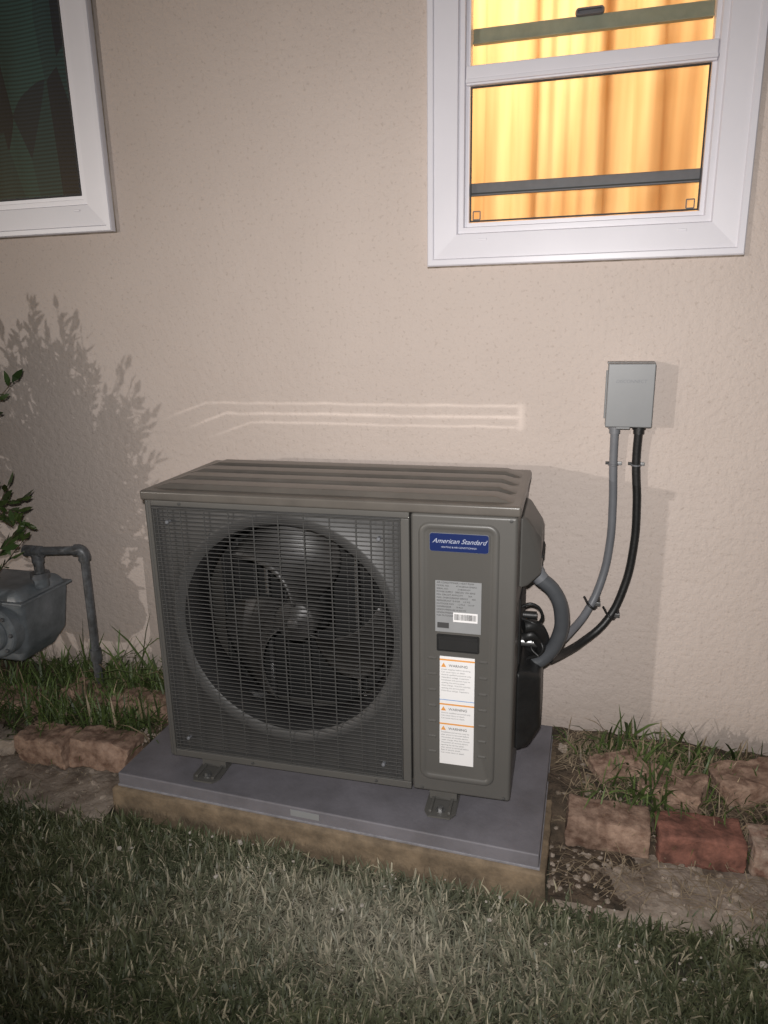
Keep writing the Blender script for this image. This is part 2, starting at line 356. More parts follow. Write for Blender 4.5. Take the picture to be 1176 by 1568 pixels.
box('label_dark_patch',.762,.790,-.0023,-.0019,.460,.474,M_ink,ac)
loops('handle_recess',[rrect(.760,.863,.399,.444,.004,-.0012),rrect(.760,.863,.399,.444,.004,-.004,.001),rrect(.760,.863,.399,.444,.004,-.004,.003),rrect(.760,.863,.399,.444,.004,-.0012,.004)],M_dark,ac)
box('handle_lip',.764,.859,-.0035,-.0015,.430,.440,M_bell,ac)
box('warning_label',.768,.853,-.0018,-.0009,.090,.386,M_white,ac)
for (z,c) in ((.378,M_orange),(.269,M_bl2),(.258,M_orange),(.204,M_orange)):
    box('label_band',.768,.853,-.0023,-.0019,z-.003 if c!=M_bl2 else z-.0005,z+.001,c,ac)
warn=["Risk of electric shock.","Can cause injury or death.","Disconnect all remote electric","power supplies before servicing.","Hazardous voltage. Capacitors","retain charge. Wait five minutes","after power is removed before","opening the service panel.","Installation and service must be","done by qualified personnel only."]
def para(z,n_):
    text('warning_text',"\n".join(random.choice(warn) for _ in range(n_)),.772,-.0021,z,.0055,M_inkg,ac,space=1.3)
    mesh('warning_triangle',[(.771,-.0024,z+.0075),(.784,-.0024,z+.0075),(.7775,-.0024,z+.019)],[(0,1,2)],M_orange,ac)
    text('warning_word','WARNING',.790,-.0021,z+.009,.0095,M_ink,ac)
para(.350,9); para(.232,3); para(.178,9)
for x,z in ((.722,.010),(.93,.010),(.60,.010),(.25,.010),(.93,.732),(.10,.735)):
    loops('cabinet_screw',[circ(x,z,.004,-.0005,12),circ(x,z,.004,-.002,12),circ(x,z,.002,-.0028,12)],M_plate,ac)
o=box('lid',-.006,W+.006,-.008,D+.006,H-.0295,H-.004,M_lid,ac,.006,4)
def ridge(y0,y1,x0,x1,h):
    zb=H-.0045
    v=[(x0,y0,zb),(x1,y0,zb),(x1,y1,zb),(x0,y1,zb),(x0+.045,y0+.010,zb+h),(x1-.045,y0+.010,zb+h),(x1-.045,y1-.010,zb+h),(x0+.045,y1-.010,zb+h)]
    o=mesh('lid_ridge',v,[(0,1,5,4),(1,2,6,5),(2,3,7,6),(3,0,4,7),(4,5,6,7)],M_lid,ac)
    b=o.modifiers.new('b','BEVEL'); b.width=.0025; b.segments=3
    for p in o.data.polygons: p.use_smooth=True
for k in range(4): ridge(.025+.093*k,.025+.093*k+.070,.012,W-.012,.013)
for x in (.085,.735):
    f_=empty('mounting_foot'); f_.parent=ac; f_.location=(x,0,-.034)
    loops('foot_plate',[[(0,.05,.001),(0,-.035,.001),(.012,-.055,.001),(.068,-.055,.001),(.08,-.035,.001),(.08,.05,.001)],[(0,.05,.005),(0,-.035,.005),(.012,-.055,.005),(.068,-.055,.005),(.08,-.035,.005),(.08,.05,.005)]],M_body,f_)
    for q in (.012,.060): box('foot_rib',q,q+.008,-.045,.05,.0051,.014,M_body,f_,.002)
    box('foot_riser',.004,.076,.012,.05,.005,.034,M_body,f_,.002)
    for z0_,r_,z1_ in ((.005,.013,.0075),(.0075,.008,.016)):
        nn=6 if r_<.01 else 24
        a=[(.04+r_*math.cos(2*math.pi*k/nn),-.028+r_*math.sin(2*math.pi*k/nn),z0_) for k in range(nn)]
        loops('bolt',[a,[(p[0],p[1],z1_) for p in a]],M_metal,f_)
for x in (.085,.735): box('rear_foot',x,x+.08,D-.05,D+.04,-.034,-.0005,M_body,ac,.003)
def hull(name,pts,m,parent,bev=.006):
    bm=bmesh.new()
    for p in pts: bm.verts.new(p)
    bmesh.ops.convex_hull(bm,input=bm.verts)
    bmesh.ops.dissolve_limit(bm,angle_limit=.02,verts=bm.verts,edges=bm.edges)
    me=bpy.data.meshes.new(name); bm.to_mesh(me); bm.free(); me.materials.append(m)
    o=bpy.data.objects.new(name,me); link(o,parent)
    b=o.modifiers.new('b','BEVEL'); b.width=bev; b.segments=3
    for p in me.polygons: p.use_smooth=True
    o.modifiers.new('wn','WEIGHTED_NORMAL'); return o
hull('wiring_cover',[(W-.001,.10,.715),(W-.001,.32,.715),(W+.012,.12,.712),(W+.012,.30,.712),(W+.048,.14,.655),(W+.048,.30,.655),(W+.050,.14,.560),(W+.050,.30,.560),(W-.001,.10,.535),(W-.001,.32,.535),(W+.02,.12,.535),(W+.02,.30,.535)],M_body,ac,.008)
tube('cover_recess',[(W+.0495,.16,.60),(W+.0495,.28,.60)],.004,M_dark,ac,False)
hull('valve_cover',[(W-.001,.12,.30),(W-.001,.36,.30),(W+.060,.17,.27),(W+.060,.34,.27),(W+.062,.16,.12),(W+.062,.34,.12),(W-.001,.12,.07),(W-.001,.36,.07),(W+.035,.15,.07),(W+.035,.34,.07)],M_black,ac,.012)
box('valve_recess',W-.001,W+.004,.14,.36,.31,.49,M_dark,ac,.002)
tube('service_valve',[(W,.22,.34),(W+.03,.22,.34),(W+.045,.22,.34)],.013,M_metal,ac,False)
tube('service_valve',[(W,.26,.40),(W+.03,.26,.40),(W+.04,.26,.40)],.011,M_black,ac,False)
tube('insulated_line',[(W+.01,.18,.40),(W+.035,.19,.40),(W+.055,.21,.37),(W+.045,.27,.31),(W+.01,.30,.28)],.017,M_black,ac)
tube('insulated_line',[(W+.01,.20,.36),(W+.03,.20,.37),(W+.05,.22,.34),(W+.05,.26,.27),(W+.02,.30,.20)],.014,M_black,ac)
tube('control_wire',[(W,.19,.45),(W+.03,.19,.46),(W+.055,.20,.43),(W+.04,.22,.37),(W+.06,.2,.33),(W+.02,.22,.29)],.004,M_black,ac)
tube('control_wire',[(W,.19,.42),(W+.04,.18,.41),(W+.06,.20,.39),(W+.03,.21,.33),(W+.05,.2,.31)],.0035,M_black,ac)
tube('conduit_fitting',[(W+.025,.21,.555),(W+.038,.21,.535)],.024,M_cond,ac,False)
tube('conduit_fitting_nut',[(W+.036,.21,.538),(W+.050,.21,.522)],.021,M_cond,ac,False)
M_whip=mat('dark_whip',(.085,.09,.098),.4,var=.2,vscale=12)
wp=[(W+.040,.21,.530),(W+.082,.215,.490),(W+.104,.225,.425),(W+.098,.235,.350),(W+.060,.24,.285),(W+.02,.24,.262)]
tube('flexible_whip',wp,.0195,M_whip,ac,res=6)

# ---------------------------------------------------------------- pad
pad=empty('equipment_pad')
def quadbox(name,q,z0,z1,m,parent,bev=.004):
    v=[(x,y,z) for z in (z0,z1) for x,y in q]
    o=mesh(name,v,[(0,1,2,3),(4,5,6,7),(0,1,5,4),(1,2,6,5),(2,3,7,6),(3,0,4,7)],m,parent)
    b=o.modifiers.new('b','BEVEL'); b.width=bev; b.segments=3
    for p in o.data.polygons: p.use_smooth=True
    o.modifiers.new('wn','WEIGHTED_NORMAL')
quadbox('pad_top',[(-.132,-.585),(1.027,-.628),(1.034,-.06),(-.125,-.06)],-.042,0,M_pad,pad,.004)
quadbox('pad_lip',[(-.1345,-.5875),(1.0295,-.6305),(1.0365,-.057),(-.1275,-.057)],-.0415,-.034,M_scuff,pad,.002)
quadbox('tape_patch',[(.395,-.6058),(.475,-.6088),(.475,-.6075),(.395,-.6045)],-.026,-.008,M_lab,pad,.0003)
def rough_base():
    q=[(-.148,-.598),(1.043,-.642),(1.052,-.045),(-.138,-.045)];pts=[]
    for i in range(4):
        a=Vector(q[i]);b=Vector(q[(i+1)%4]);k=int((b-a).length/.015)
        for j in range(k): pts.append(a.lerp(b,j/k))
    c=Vector((.45,-.33));ls=[]
    for z in (-.17,-.14,-.12,-.10,-.08,-.06,-.048,-.0425):
        l=[]
        for p in pts:
            o=.004*noise.noise(Vector((p.x*9,p.y*9,z*20)))+.0025*noise.noise(Vector((p.x*40,p.y*40,z*60)))-(.003 if z>-.045 else 0)
            e=(p-c).normalized()*o; l.append((p.x+e.x,p.y+e.y,z))
        ls.append(l)
    loops('pad_base',ls,M_base,pad,smooth=True)
rough_base()

# ---------------------------------------------------------------- ground
g=mesh('ground',[(-60,-60,-.135),(60,-60,-.135),(60,60,-.135),(-60,60,-.135)],[(0,1,2,3)],M_lawn)
def fbm(x,y,s): return noise.fractal(Vector((x*s,y*s,3.3)),1,2,4)
def sheet(name,x0,x1,y0,y1,dx,zf,m):
    nx=int((x1-x0)/dx);ny=max(2,int((y1-y0)/dx));v=[];f=[]
    for j in range(ny+1):
        for i in range(nx+1):
            x=x0+(x1-x0)*i/nx;y=y0+(y1-y0)*j/ny; v.append((x,y,zf(x,y)))
    for j in range(ny):
        for i in range(nx):
            a=j*(nx+1)+i; f.append((a,a+1,a+nx+2,a+nx+1))
    return mesh(name,v,f,m,None,smooth=True,recalc=False)
def bedz(x,y):
    t=min(1,max(0,(y+.47)/.12)); return -.125+.085*t*t*(3-2*t)+.014*fbm(x,y,7)+.008*fbm(x,y,25)
sheet('planting_bed',-4,4,-.49,-.001,.014,bedz,M_soil)
def curbz(x,y):
    e=min((y+.655)/.02+.3*fbm(x,y,12),1); return -.108+.006*fbm(x,y,9)+.004*fbm(x,y,40)-(0 if e>.5 else .035)
sheet('concrete_edging',1.062,4,-.66,-.43,.010,curbz,M_conc)
sheet('concrete_edging',-4,-.152,-.655,-.43,.010,curbz,M_conc)
# soil washed over part of the edging
def patchz(x,y): return curbz(x,y)+.006*(fbm(x,y,11)+.55-abs(x-1.12)*5)
sheet('soil_patch',1.05,1.30,-.655,-.44,.010,patchz,M_soil)

# ---------------------------------------------------------------- bricks
def brick(cx,cy,cz,l,d,h,rz,m,name='brick',rough=.006,tilt=(0,0),seed=0):
    bm=bmesh.new(); bmesh.ops.create_cube(bm,size=1)
    bmesh.ops.scale(bm,vec=(l,d,h),verts=bm.verts)
    bmesh.ops.bevel(bm,geom=bm.edges[:],offset=min(l,d,h)*.07,segments=2,affect='EDGES',profile=.6)
    bmesh.ops.triangulate(bm,faces=bm.faces[:])
    for _ in range(4):
        es=[e for e in bm.edges if e.calc_length()>.013]
        if not es: break
        bmesh.ops.subdivide_edges(bm,edges=es,cuts=1,use_grid_fill=False); bmesh.ops.triangulate(bm,faces=bm.faces[:])
    for v in bm.verts:
        p=v.co+Vector((seed*3.1,0,0)); n1=noise.noise_vector(p*20); n2=noise.noise_vector(p*75)
        chip=max(0,noise.noise(p*14)-.25)*(.05 if rough<.02 else .03)
        v.co+=n1*rough+n2*rough*.5; v.co*=1-chip*1.2
    me=bpy.data.meshes.new(name); bm.to_mesh(me); bm.free(); me.materials.append(m)
    for p in me.polygons: p.use_smooth=True
    o=bpy.data.objects.new(name,me); o.location=(cx,cy,cz); o.rotation_euler=(tilt[0],tilt[1],rz); return link(o)
x=1.085
for k in range(12):
    l=.200+random.uniform(-.012,.012)
    brick(x+l/2,-.40+random.uniform(-.012,.012),-.072+random.uniform(-.006,.006),l,.10,.085,random.uniform(-.07,.07),[M_b1,M_b2,M_b3,M_b2][k%4],seed=k,tilt=(random.uniform(-.07,.07),random.uniform(-.04,.04)),rough=.0055)
    x+=l+.014
x=-.185
for k in range(12):
    l=[.215,.20,.15,.21][k%4]+random.uniform(-.02,.01)
    sunk=[0,.010,.045,.012][k%4]
    brick(x-l/2,-.415+random.uniform(-.02,.02),-.048-sunk,l,.10,.09,[.05,-.1,.35,-.05][k%4],[M_b1,M_b1,M_conc,M_b3][k%4],seed=k+20,tilt=(random.uniform(-.12,.12),[.05,-.08,.2,.03][k%4]),rough=.009)
    x-=l+[.012,.05,.06,.03][k%4]
for (cx,cy,cz,l,d,h,rz,m) in ((-.27,-.23,-.016,.2,.1,.08,.15,M_b1),(-.48,-.22,-.022,.2,.1,.08,-.1,M_b1),(-.72,-.28,-.03,.2,.1,.07,.1,M_b1),(1.22,-.19,-.045,.14,.1,.07,.4,M_b1),(1.36,-.26,-.040,.16,.12,.08,-.3,M_b1),(1.56,-.2,-.025,.18,.13,.08,.3,M_b1)):
    brick(cx,cy,cz,l,d,h,rz,m,'stone',.010,(random.uniform(-.15,.15),random.uniform(-.15,.15)),random.random()*9)

# ---------------------------------------------------------------- blades
def blades(name,P,length,width,cols,lean=.5,seed=1,m=M_grass,droop=.5,flat=None):
    r=np.random.default_rng(seed);n=len(P)
    L=length*r.uniform(.55,1.25,n); a=r.uniform(0,2*np.pi,n); ln=lean*r.uniform(.1,1.3,n)
    d=np.stack([np.cos(a),np.sin(a),np.zeros(n)],1); s=np.stack([-np.sin(a+r.uniform(-.8,.8,n)),np.cos(a+r.uniform(-.8,.8,n)),np.zeros(n)],1)
    w=width*r.uniform(.6,1.3,n)
    up=np.array([0,0,1.])
    def pt(t):
        ang=ln*(.35+droop*1.6*t)
        return P+ (d*(np.sin(ang)*L*t)[:,None])+(up[None]*(np.cos(np.minimum(ang,1.9))*L*t)[:,None])
    V=np.zeros((n,7,3))
    for i,(t,k) in enumerate(((0,.8),(.38,1),(.74,.75))):
        c=pt(t); V[:,2*i]=c-s*(w*k/2)[:,None]; V[:,2*i+1]=c+s*(w*k/2)[:,None]
    V[:,6]=pt(1.0)
    base=(np.arange(n)*7)[:,None]
    q1=base+np.array([[0,1,3,2]]);q2=base+np.array([[2,3,5,4]]);t3=base+np.array([[4,5,6]])
    loops_=np.concatenate([q1,q2,t3],1).ravel()
    tot=np.tile([4,4,3],n);st=np.concatenate([[0],np.cumsum(tot)[:-1]])
    me=bpy.data.meshes.new(name); me.vertices.add(n*7); me.vertices.foreach_set('co',V.ravel())
    me.loops.add(len(loops_)); me.loops.foreach_set('vertex_index',loops_.astype(np.int32))
    me.polygons.add(3*n); me.polygons.foreach_set('loop_start',st.astype(np.int32)); me.polygons.foreach_set('loop_total',tot.astype(np.int32))
    me.update(calc_edges=True)
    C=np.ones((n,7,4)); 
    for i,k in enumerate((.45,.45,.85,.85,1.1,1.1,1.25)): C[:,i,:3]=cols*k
    ca=me.color_attributes.new('Col','FLOAT_COLOR','POINT'); ca.data.foreach_set('color',C.ravel())
    me.materials.append(m); o=bpy.data.objects.new(name,me); return link(o)
def vnoise(P,s,off=0):
    return np.array([noise.noise(Vector((p[0]*s+off,p[1]*s,off))) for p in P])
def lawn(name,x0,x1,y0,y1,n,seed,length=.048,width=.0042):
    r=np.random.default_rng(seed)
    P=np.stack([r.uniform(x0,x1,n),r.uniform(y0,y1,n),np.full(n,-.133)],1)
    k=n//22; T=np.stack([r.uniform(x0,x1,k),r.uniform(y0,y1,k)],1); j=r.integers(0,k,n); cl=r.random(n)<.6
    P[cl,:2]=T[j[cl]]+r.normal(0,.011,(cl.sum(),2))
    edge=-.625+.03*np.sin(P[:,0]*9)+r.normal(0,.018,n)
    slab=(P[:,0]>-.16)&(P[:,0]<1.06); edge=np.where(slab,-.60-.037*(P[:,0]+.15)-.012,edge); P=P[P[:,1]<edge]; n=len(P)
    a=vnoise(P,5,2);b=vnoise(P,17,7)
    thin=r.random(n)<np.clip(-b*1.3-.15,0,.7); P=P[~thin];a=a[~thin];b=b[~thin];n=len(P)
    pal=np.array([[.058,.072,.032],[.096,.108,.052],[.145,.145,.085],[.36,.32,.22]])
    straw=np.exp(-((P[:,0]-.66)/.45)**2-((P[:,1]+.82)/.17)**2)
    t=np.clip(.30+.7*a+.5*b+r.normal(0,.17,n)+.25*straw,0,1)*2
    i=np.clip(t.astype(int),0,1);fr=(t-i)[:,None]
    c=pal[i]*(1-fr)+pal[i+1]*fr
    dry=r.random(n)<(.09+.16*np.clip(b+.15,0,1)+.45*straw); c[dry]=pal[3]*r.uniform(.5,1.25,(dry.sum(),1))
    c=c*(1-.5*straw[:,None])+np.array([.34,.325,.27])*.5*straw[:,None]
    return blades(name,P,length,width,c,lean=1.1,seed=seed,droop=.6)
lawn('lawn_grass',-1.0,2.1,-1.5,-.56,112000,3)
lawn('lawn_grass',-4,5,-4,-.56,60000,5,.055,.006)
def bedgrass(name,regs,length,width,seed,drykey=.2,lean=.6):
    r=np.random.default_rng(seed);PP=[]
    for (cx,cy,sx,sy,n) in regs:
        k=max(3,n//14); cxs=r.normal(cx,sx,k);cys=r.normal(cy,sy,k); j=r.integers(0,k,n)
        PP.append(np.stack([cxs[j]+r.normal(0,.014,n),cys[j]+r.normal(0,.012,n),np.zeros(n)],1))
    P=np.concatenate(PP); ok=(P[:,1]<-.01)&(P[:,1]>-.46)&((P[:,0]<-.155)|(P[:,0]>1.06)); P=P[ok]
    P[:,2]=[bedz(p[0],p[1])-.004 for p in P]; n=len(P)
    c=np.array([.062,.092,.026])*r.uniform(.45,1.8,(n,1))*np.array([1,1,1])
    dry=r.random(n)<drykey; c[dry]=np.array([.30,.23,.15])*r.uniform(.5,1.2,(dry.sum(),1))
    return blades(name,P,length,width,c,lean=lean,seed=seed,droop=.75)
bedgrass('weeds',[(-.28,-.12,.10,.07,500),(-.55,-.16,.14,.08,800),(-.30,-.33,.10,.04,320),(-.6,-.34,.14,.04,340),(-.35,-.15,.1,.06,600),(-1.2,-.25,.4,.1,1500)],.12,.0055,11,.10,.8)
bedgrass('weeds',[(-.24,-.09,.08,.04,30),(-.45,-.10,.12,.05,45)],.26,.008,31,.05,.8)
bedgrass('weeds',[(1.22,-.12,.08,.05,260),(1.45,-.16,.15,.07,480),(1.2,-.33,.10,.05,140),(1.55,-.36,.2,.05,260),(1.6,-.1,.2,.05,300),(2.4,-.2,.5,.1,1200)],.075,.0048,12,.42,1.3)
bedgrass('weeds',[(1.33,-.31,.05,.03,70),(1.48,-.12,.05,.04,80),(1.25,-.08,.05,.03,60),(1.42,-.2,.1,.05,60)],.11,.008,14,.15,1.2)
def litter(name,n,regs,seed):
    r=np.random.default_rng(seed);v=[];f=[]
    for _ in range(n):
        x0,x1,y0,y1,kind=regs[r.integers(0,len(regs))]
        x,y=r.uniform(x0,x1),r.uniform(y0,y1); z=(bedz(x,y) if kind=='b' else curbz(x,y) if kind=='c' else -.11+.02*r.random())+.003
        L=r.uniform(.02,.10);a=r.uniform(0,6.28);w=.0010
        dx,dy=math.cos(a)*L/2,math.sin(a)*L/2;nx,ny=-math.sin(a)*w,math.cos(a)*w; dz=r.uniform(-.01,.02)
        i=len(v); v+=[(x-dx-nx,y-dy-ny,z),(x-dx+nx,y-dy+ny,z),(x+nx,y+ny,z+abs(dz)*.7+.003),(x-nx,y-ny,z+abs(dz)*.7+.003),(x+dx+nx*.3,y+dy+ny*.3,z+dz*.5),(x+dx-nx*.3,y+dy-ny*.3,z+dz*.5)]
        f+=[(i,i+1,i+2,i+3),(i+3,i+2,i+4,i+5)]
    return mesh(name,v,f,mat('straw',(.38,.30,.20),.8,c2=(.16,.12,.08),vscale=10),None,recalc=False)
litter('straw_litter',1900,[(1.07,1.7,-.42,-.03,'b'),(1.07,1.7,-.42,-.03,'b'),(1.07,1.35,-.20,-.03,'b'),(1.07,2,-.6,-.45,'c'),(-.9,-.16,-.6,-.1,'b')],5)
def pebbles(name,n,regs,seed,m,s0,s1):
    r=np.random.default_rng(seed);bm=bmesh.new()
    for _ in range(n):
        x0,x1,y0,y1,zz=regs[r.integers(0,len(regs))]
        x,y=r.uniform(x0,x1),r.uniform(y0,y1); z=bedz(x,y) if zz=='b' else curbz(x,y) if zz=='c' else zz
        s=r.uniform(s0,s1)*(1 if r.random()>.1 else 1.8)
        mt=Matrix.Translation((x,y,z+s*.2))@Matrix.Rotation(r.uniform(0,6),4,'Z')@Matrix.Rotation(r.uniform(-.6,.6),4,'X')@Matrix.Diagonal((s*r.uniform(.8,1.6),s,s*r.uniform(.5,.9),1))
        g_=bmesh.ops.create_icosphere(bm,subdivisions=1,radius=1,matrix=mt)
        for vv in g_['verts']: vv.co+=Vector(r.normal(0,s*.12,3))
    me=bpy.data.meshes.new(name); bm.to_mesh(me); bm.free(); me.materials.append(m); o=bpy.data.objects.new(name,me); return link(o)
pebbles('gravel',560,[(1.06,1.75,-.62,-.45,'c'),(1.06,1.5,-.42,-.05,'b'),(1.05,1.20,-.62,-.3,'c'),(-.7,-.16,-.6,-.2,'c'),(-.25,-.155,-.55,-.3,'b')],3,M_conc,.003,.008)
pebbles('mortar_crumbs',60,[(-.3,1.6,-.80,-.64,-.100)],4,mat('mortar',(.55,.50,.44),.9,var=.3),.0015,.0045)

# ---------------------------------------------------------------- disconnect box & conduits
db=empty('electrical_disconnect_box')
bx0,bx1,bz0,bz1=1.132,1.249,.924,1.090
box('enclosure_back',bx0+.003,bx1-.003,-.060,0,bz0+.003,bz1-.004,M_box,db,.003)
hull('hinged_cover',[(bx0,-.050,bz1),(bx1,-.050,bz1),(bx0,-.088,bz1-.001),(bx1,-.088,bz1-.001),(bx0,-.050,bz0),(bx1,-.050,bz0),(bx0,-.088,bz0),(bx1,-.088,bz0)],M_box,db,.003)
box('rain_hood',bx0-.001,bx1+.001,-.050,0,bz1-.0035,bz1+.001,M_box,db,.001)
text('embossed_text','DISCONNECT',(bx0+bx1)/2,-.0888,bz1-.05,.012,M_cond,db,.2,'CENTER')
tube('hinge_pin',[(bx0-.001,-.052,bz0+.02),(bx0-.001,-.052,bz1-.02)],.003,M_box,db,False)
box('cover_tab',(bx0+bx1)/2-.03,(bx0+bx1)/2+.005,-.080,-.05,bz0-.006,bz0+.001,M_box,db,.001)
cd=empty('electrical_conduit')
def conduit(name,pts,m,r=.0115):
    tube('fitting_nut',[(pts[0][0],pts[0][1],bz0+.001),(pts[0][0],pts[0][1],bz0-.012)],r+.006,m,cd,False)
    tube('fitting_collar',[(pts[0][0],pts[0][1],bz0-.012),(pts[0][0],pts[0][1],bz0-.024)],r+.003,m,cd,False)
    tube(name,pts,r,m,cd)
conduit('conduit_grey',[(1.160,-.035,.92),(1.162,-.028,.82),(1.168,-.022,.70),(1.167,-.022,.58),(1.150,-.03,.47),(1.115,-.06,.385),(1.070,-.13,.345),(1.035,-.20,.335)],M_cond)
conduit('conduit_black',[(1.222,-.035,.92),(1.222,-.026,.82),(1.232,-.022,.70),(1.232,-.022,.575),(1.212,-.03,.45),(1.170,-.05,.355),(1.105,-.09,.300),(1.050,-.16,.290),(1.02,-.22,.30)],M_black)
for (x,y,z) in ((1.162,-.028,.812),(1.222,-.026,.812)):
    tube('strap',[(x-.0125,y,z),(x,y-.0135,z),(x+.0125,y,z)],.0025,M_cond,cd)
    box('strap_tab',x+.010,x+.024,-.010,-.002,z-.005,z+.005,M_metal,cd,.001)
    box('strap_tab',x-.020,x-.010,-.010,-.002,z-.004,z+.004,M_black,cd,.001)
for (x,y,z) in ((1.125,-.053,.402),(1.180,-.045,.372)):
    tube('strap',[(x-.02,y+.02,z+.016),(x,y-.016,z),(x+.016,y+.02,z-.014)],.0035,M_black,cd)
    box('strap_tab',x+.006,x+.026,-.05,-.002,z-.004,z+.008,M_metal,cd,.001)

# ---------------------------------------------------------------- gas meter
gm=empty('gas_meter',(-.065,0,-.01))
def disc(name,cx,cz,r,y0,y1,m,p,n=40,bev=.01):
    loops(name,[circ(cx,cz,r,y0,n),circ(cx,cz,r,y1+bev,n),circ(cx,cz,r-bev*.4,y1+bev*.35,n),circ(cx,cz,r-bev,y1,n)],m,p,smooth=False)
hull('meter_body',[(-.845,-.10,.20),(-.585,-.10,.20),(-.845,-.30,.20),(-.585,-.30,.20),(-.86,-.08,.36),(-.57,-.08,.36),(-.86,-.31,.36),(-.57,-.31,.36),(-.80,-.12,.13),(-.63,-.12,.13),(-.80,-.28,.13),(-.63,-.28,.13),(-.83,-.1,.395),(-.60,-.1,.395),(-.83,-.29,.395),(-.60,-.29,.395)],M_gas,gm,.018)
box('meter_seam',-.868,-.562,-.318,-.075,.352,.362,M_gas,gm,.003)
disc('diaphragm_cover',-.672,.262,.088,-.29,-.345,M_gas,gm)
disc('diaphragm_cover_ring',-.672,.262,.060,-.34,-.358,M_gas,gm)
for k in range(8):
    a=k*math.pi/4; disc('cover_bolt',-.672+.076*math.cos(a),.262+.076*math.sin(a),.007,-.34,-.352,M_pipe,gm,6,.002)
box('index_box',-.79,-.71,-.335,-.28,.40,.47,M_gas,gm,.008)
gp=empty('gas_pipe')
tube('swivel',[(-.645,-.2,.37),(-.645,-.2,.415)],.026,M_gas,gp,False); tube('swivel_nut',[(-.645,-.2,.40),(-.645,-.2,.42)],.031,M_pipe,gp,False)
tube('riser',[(-.645,-.2,.41),(-.645,-.2,.475)],.016,M_pipe,gp,False)
tube('crossover',[(-.665,-.2,.492),(-.50,-.17,.497)],.014,M_pipe,gp,False)
tube('downpipe',[(-.490,-.165,.485),(-.497,-.165,.02),(-.497,-.165,-.1)],.014,M_pipe,gp,False)
tube('elbow',[(-.520,-.172,.497),(-.500,-.168,.495),(-.491,-.165,.482),(-.490,-.165,.462)],.0195,M_pipe,gp)
tube('elbow',[(-.625,-.2,.493),(-.642,-.2,.490),(-.645,-.2,.472),(-.645,-.2,.455)],.0195,M_pipe,gp)
tube('tee_plug',[(-.648,-.2,.493),(-.690,-.2,.493)],.019,M_pipe,gp,False)
tube('coupling',[(-.495,-.165,.14),(-.496,-.165,.10)],.019,M_pipe,gp,False)

# ---------------------------------------------------------------- shrub
sh=empty('shrub')
def shrub():
    r=random.Random(21); V=[];F=[];C=[]
    base=Vector((-1.0,-.42,-.05)); ctr=Vector((-.99,-.40,.83)); rad=Vector((.40,.15,.55))
    tw=[]
    def leaf(p,d,s):
        d=d.normalized(); side=d.cross(Vector((r.uniform(-1,1),r.uniform(-1,1),r.uniform(-.3,1)))).normalized(); nrm=d.cross(side)
        L=s*r.uniform(.7,1.2); w=L*.18
        i=len(V); V.extend([p,p+d*L*.35+side*w+nrm*L*.04,p+d*L*.35-side*w+nrm*L*.04,p+d*L*.7+side*w*.75,p+d*L*.7-side*w*.75,p+d*L-nrm*L*.06])
        F.extend([(i,i+1,i+2),(i+1,i+3,i+4,i+2),(i+3,i+5,i+4)])
        k=r.uniform(.5,1.6); c=(.035*k+.01*r.random(),.065*k,.018*k,1); C.extend([c]*6)
    tips=[]
    for _ in range(290):
        while True:
            q=Vector((r.uniform(-1,1),r.uniform(-1,1),r.uniform(-1,1)))
            if .2<q.length<1: break
        tips.append(ctr+Vector((q.x*rad.x,q.y*rad.y,q.z*rad.z)))
    tips+= [Vector(t) for t in ((-.570,-.28,1.050),(-.57,-.31,.70),(-.57,-.31,.62),(-.60,-.30,.66),(-.585,-.31,.57),(-.60,-.33,.74),(-.59,-.33,.60),(-.64,-.3,.56),(-.56,-.36,.68))]
    for t in tips:
        st=base.lerp(ctr,r.uniform(.2,.9)); st=st+(t-st)*.15
        mid=st.lerp(t,.55)+Vector((r.uniform(-.04,.04),r.uniform(-.03,.03),r.uniform(0,.05)))
        tw.append([base.lerp(st,.6) if r.random()<.2 else st,mid,t])
        n=r.randint(9,15)
        for k in range(n):
            u=.45+.55*(k+.5)/n; p=(mid.lerp(t,(u-.5)/.5) if u>.5 else st.lerp(mid,u/.5))
            ax=(t-mid).normalized(); sd=Vector((r.uniform(-1,1),r.uniform(-1,1),r.uniform(-.7,1)))
            leaf(p,ax*.7+sd*.8,.050)
        leaf(t,(t-mid),.05)
    me=bpy.data.meshes.new('leaves'); me.from_pydata([tuple(v) for v in V],[],F)
    ca=me.color_attributes.new('Col','FLOAT_COLOR','POINT'); ca.data.foreach_set('color',np.array(C,dtype=np.float32).ravel())
    me.materials.append(M_leaf); link(bpy.data.objects.new('leaves',me),sh)
    c=bpy.data.curves.new('branches','CURVE'); c.dimensions='3D'; c.bevel_depth=.0022; c.bevel_resolution=1
    for p3 in tw:
        s=c.splines.new('BEZIER'); s.bezier_points.add(2)
        for i,p in enumerate(p3):
            b=s.bezier_points[i]; b.co=p; b.handle_left_type=b.handle_right_type='AUTO'; b.radius=(2.2,1.3,.5)[i]
    c.materials.append(M_twig); link(bpy.data.objects.new('branches',c),sh)
    for k in range(5):
        tube('stem',[base+Vector((r.uniform(-.03,.03),r.uniform(-.03,.03),0)),base.lerp(ctr,.4)+Vector((r.uniform(-.1,.1),r.uniform(-.05,.05),0)),ctr+Vector((r.uniform(-.25,.25),r.uniform(-.1,.1),r.uniform(-.1,.3)))],.008,M_twig,sh)
shrub()

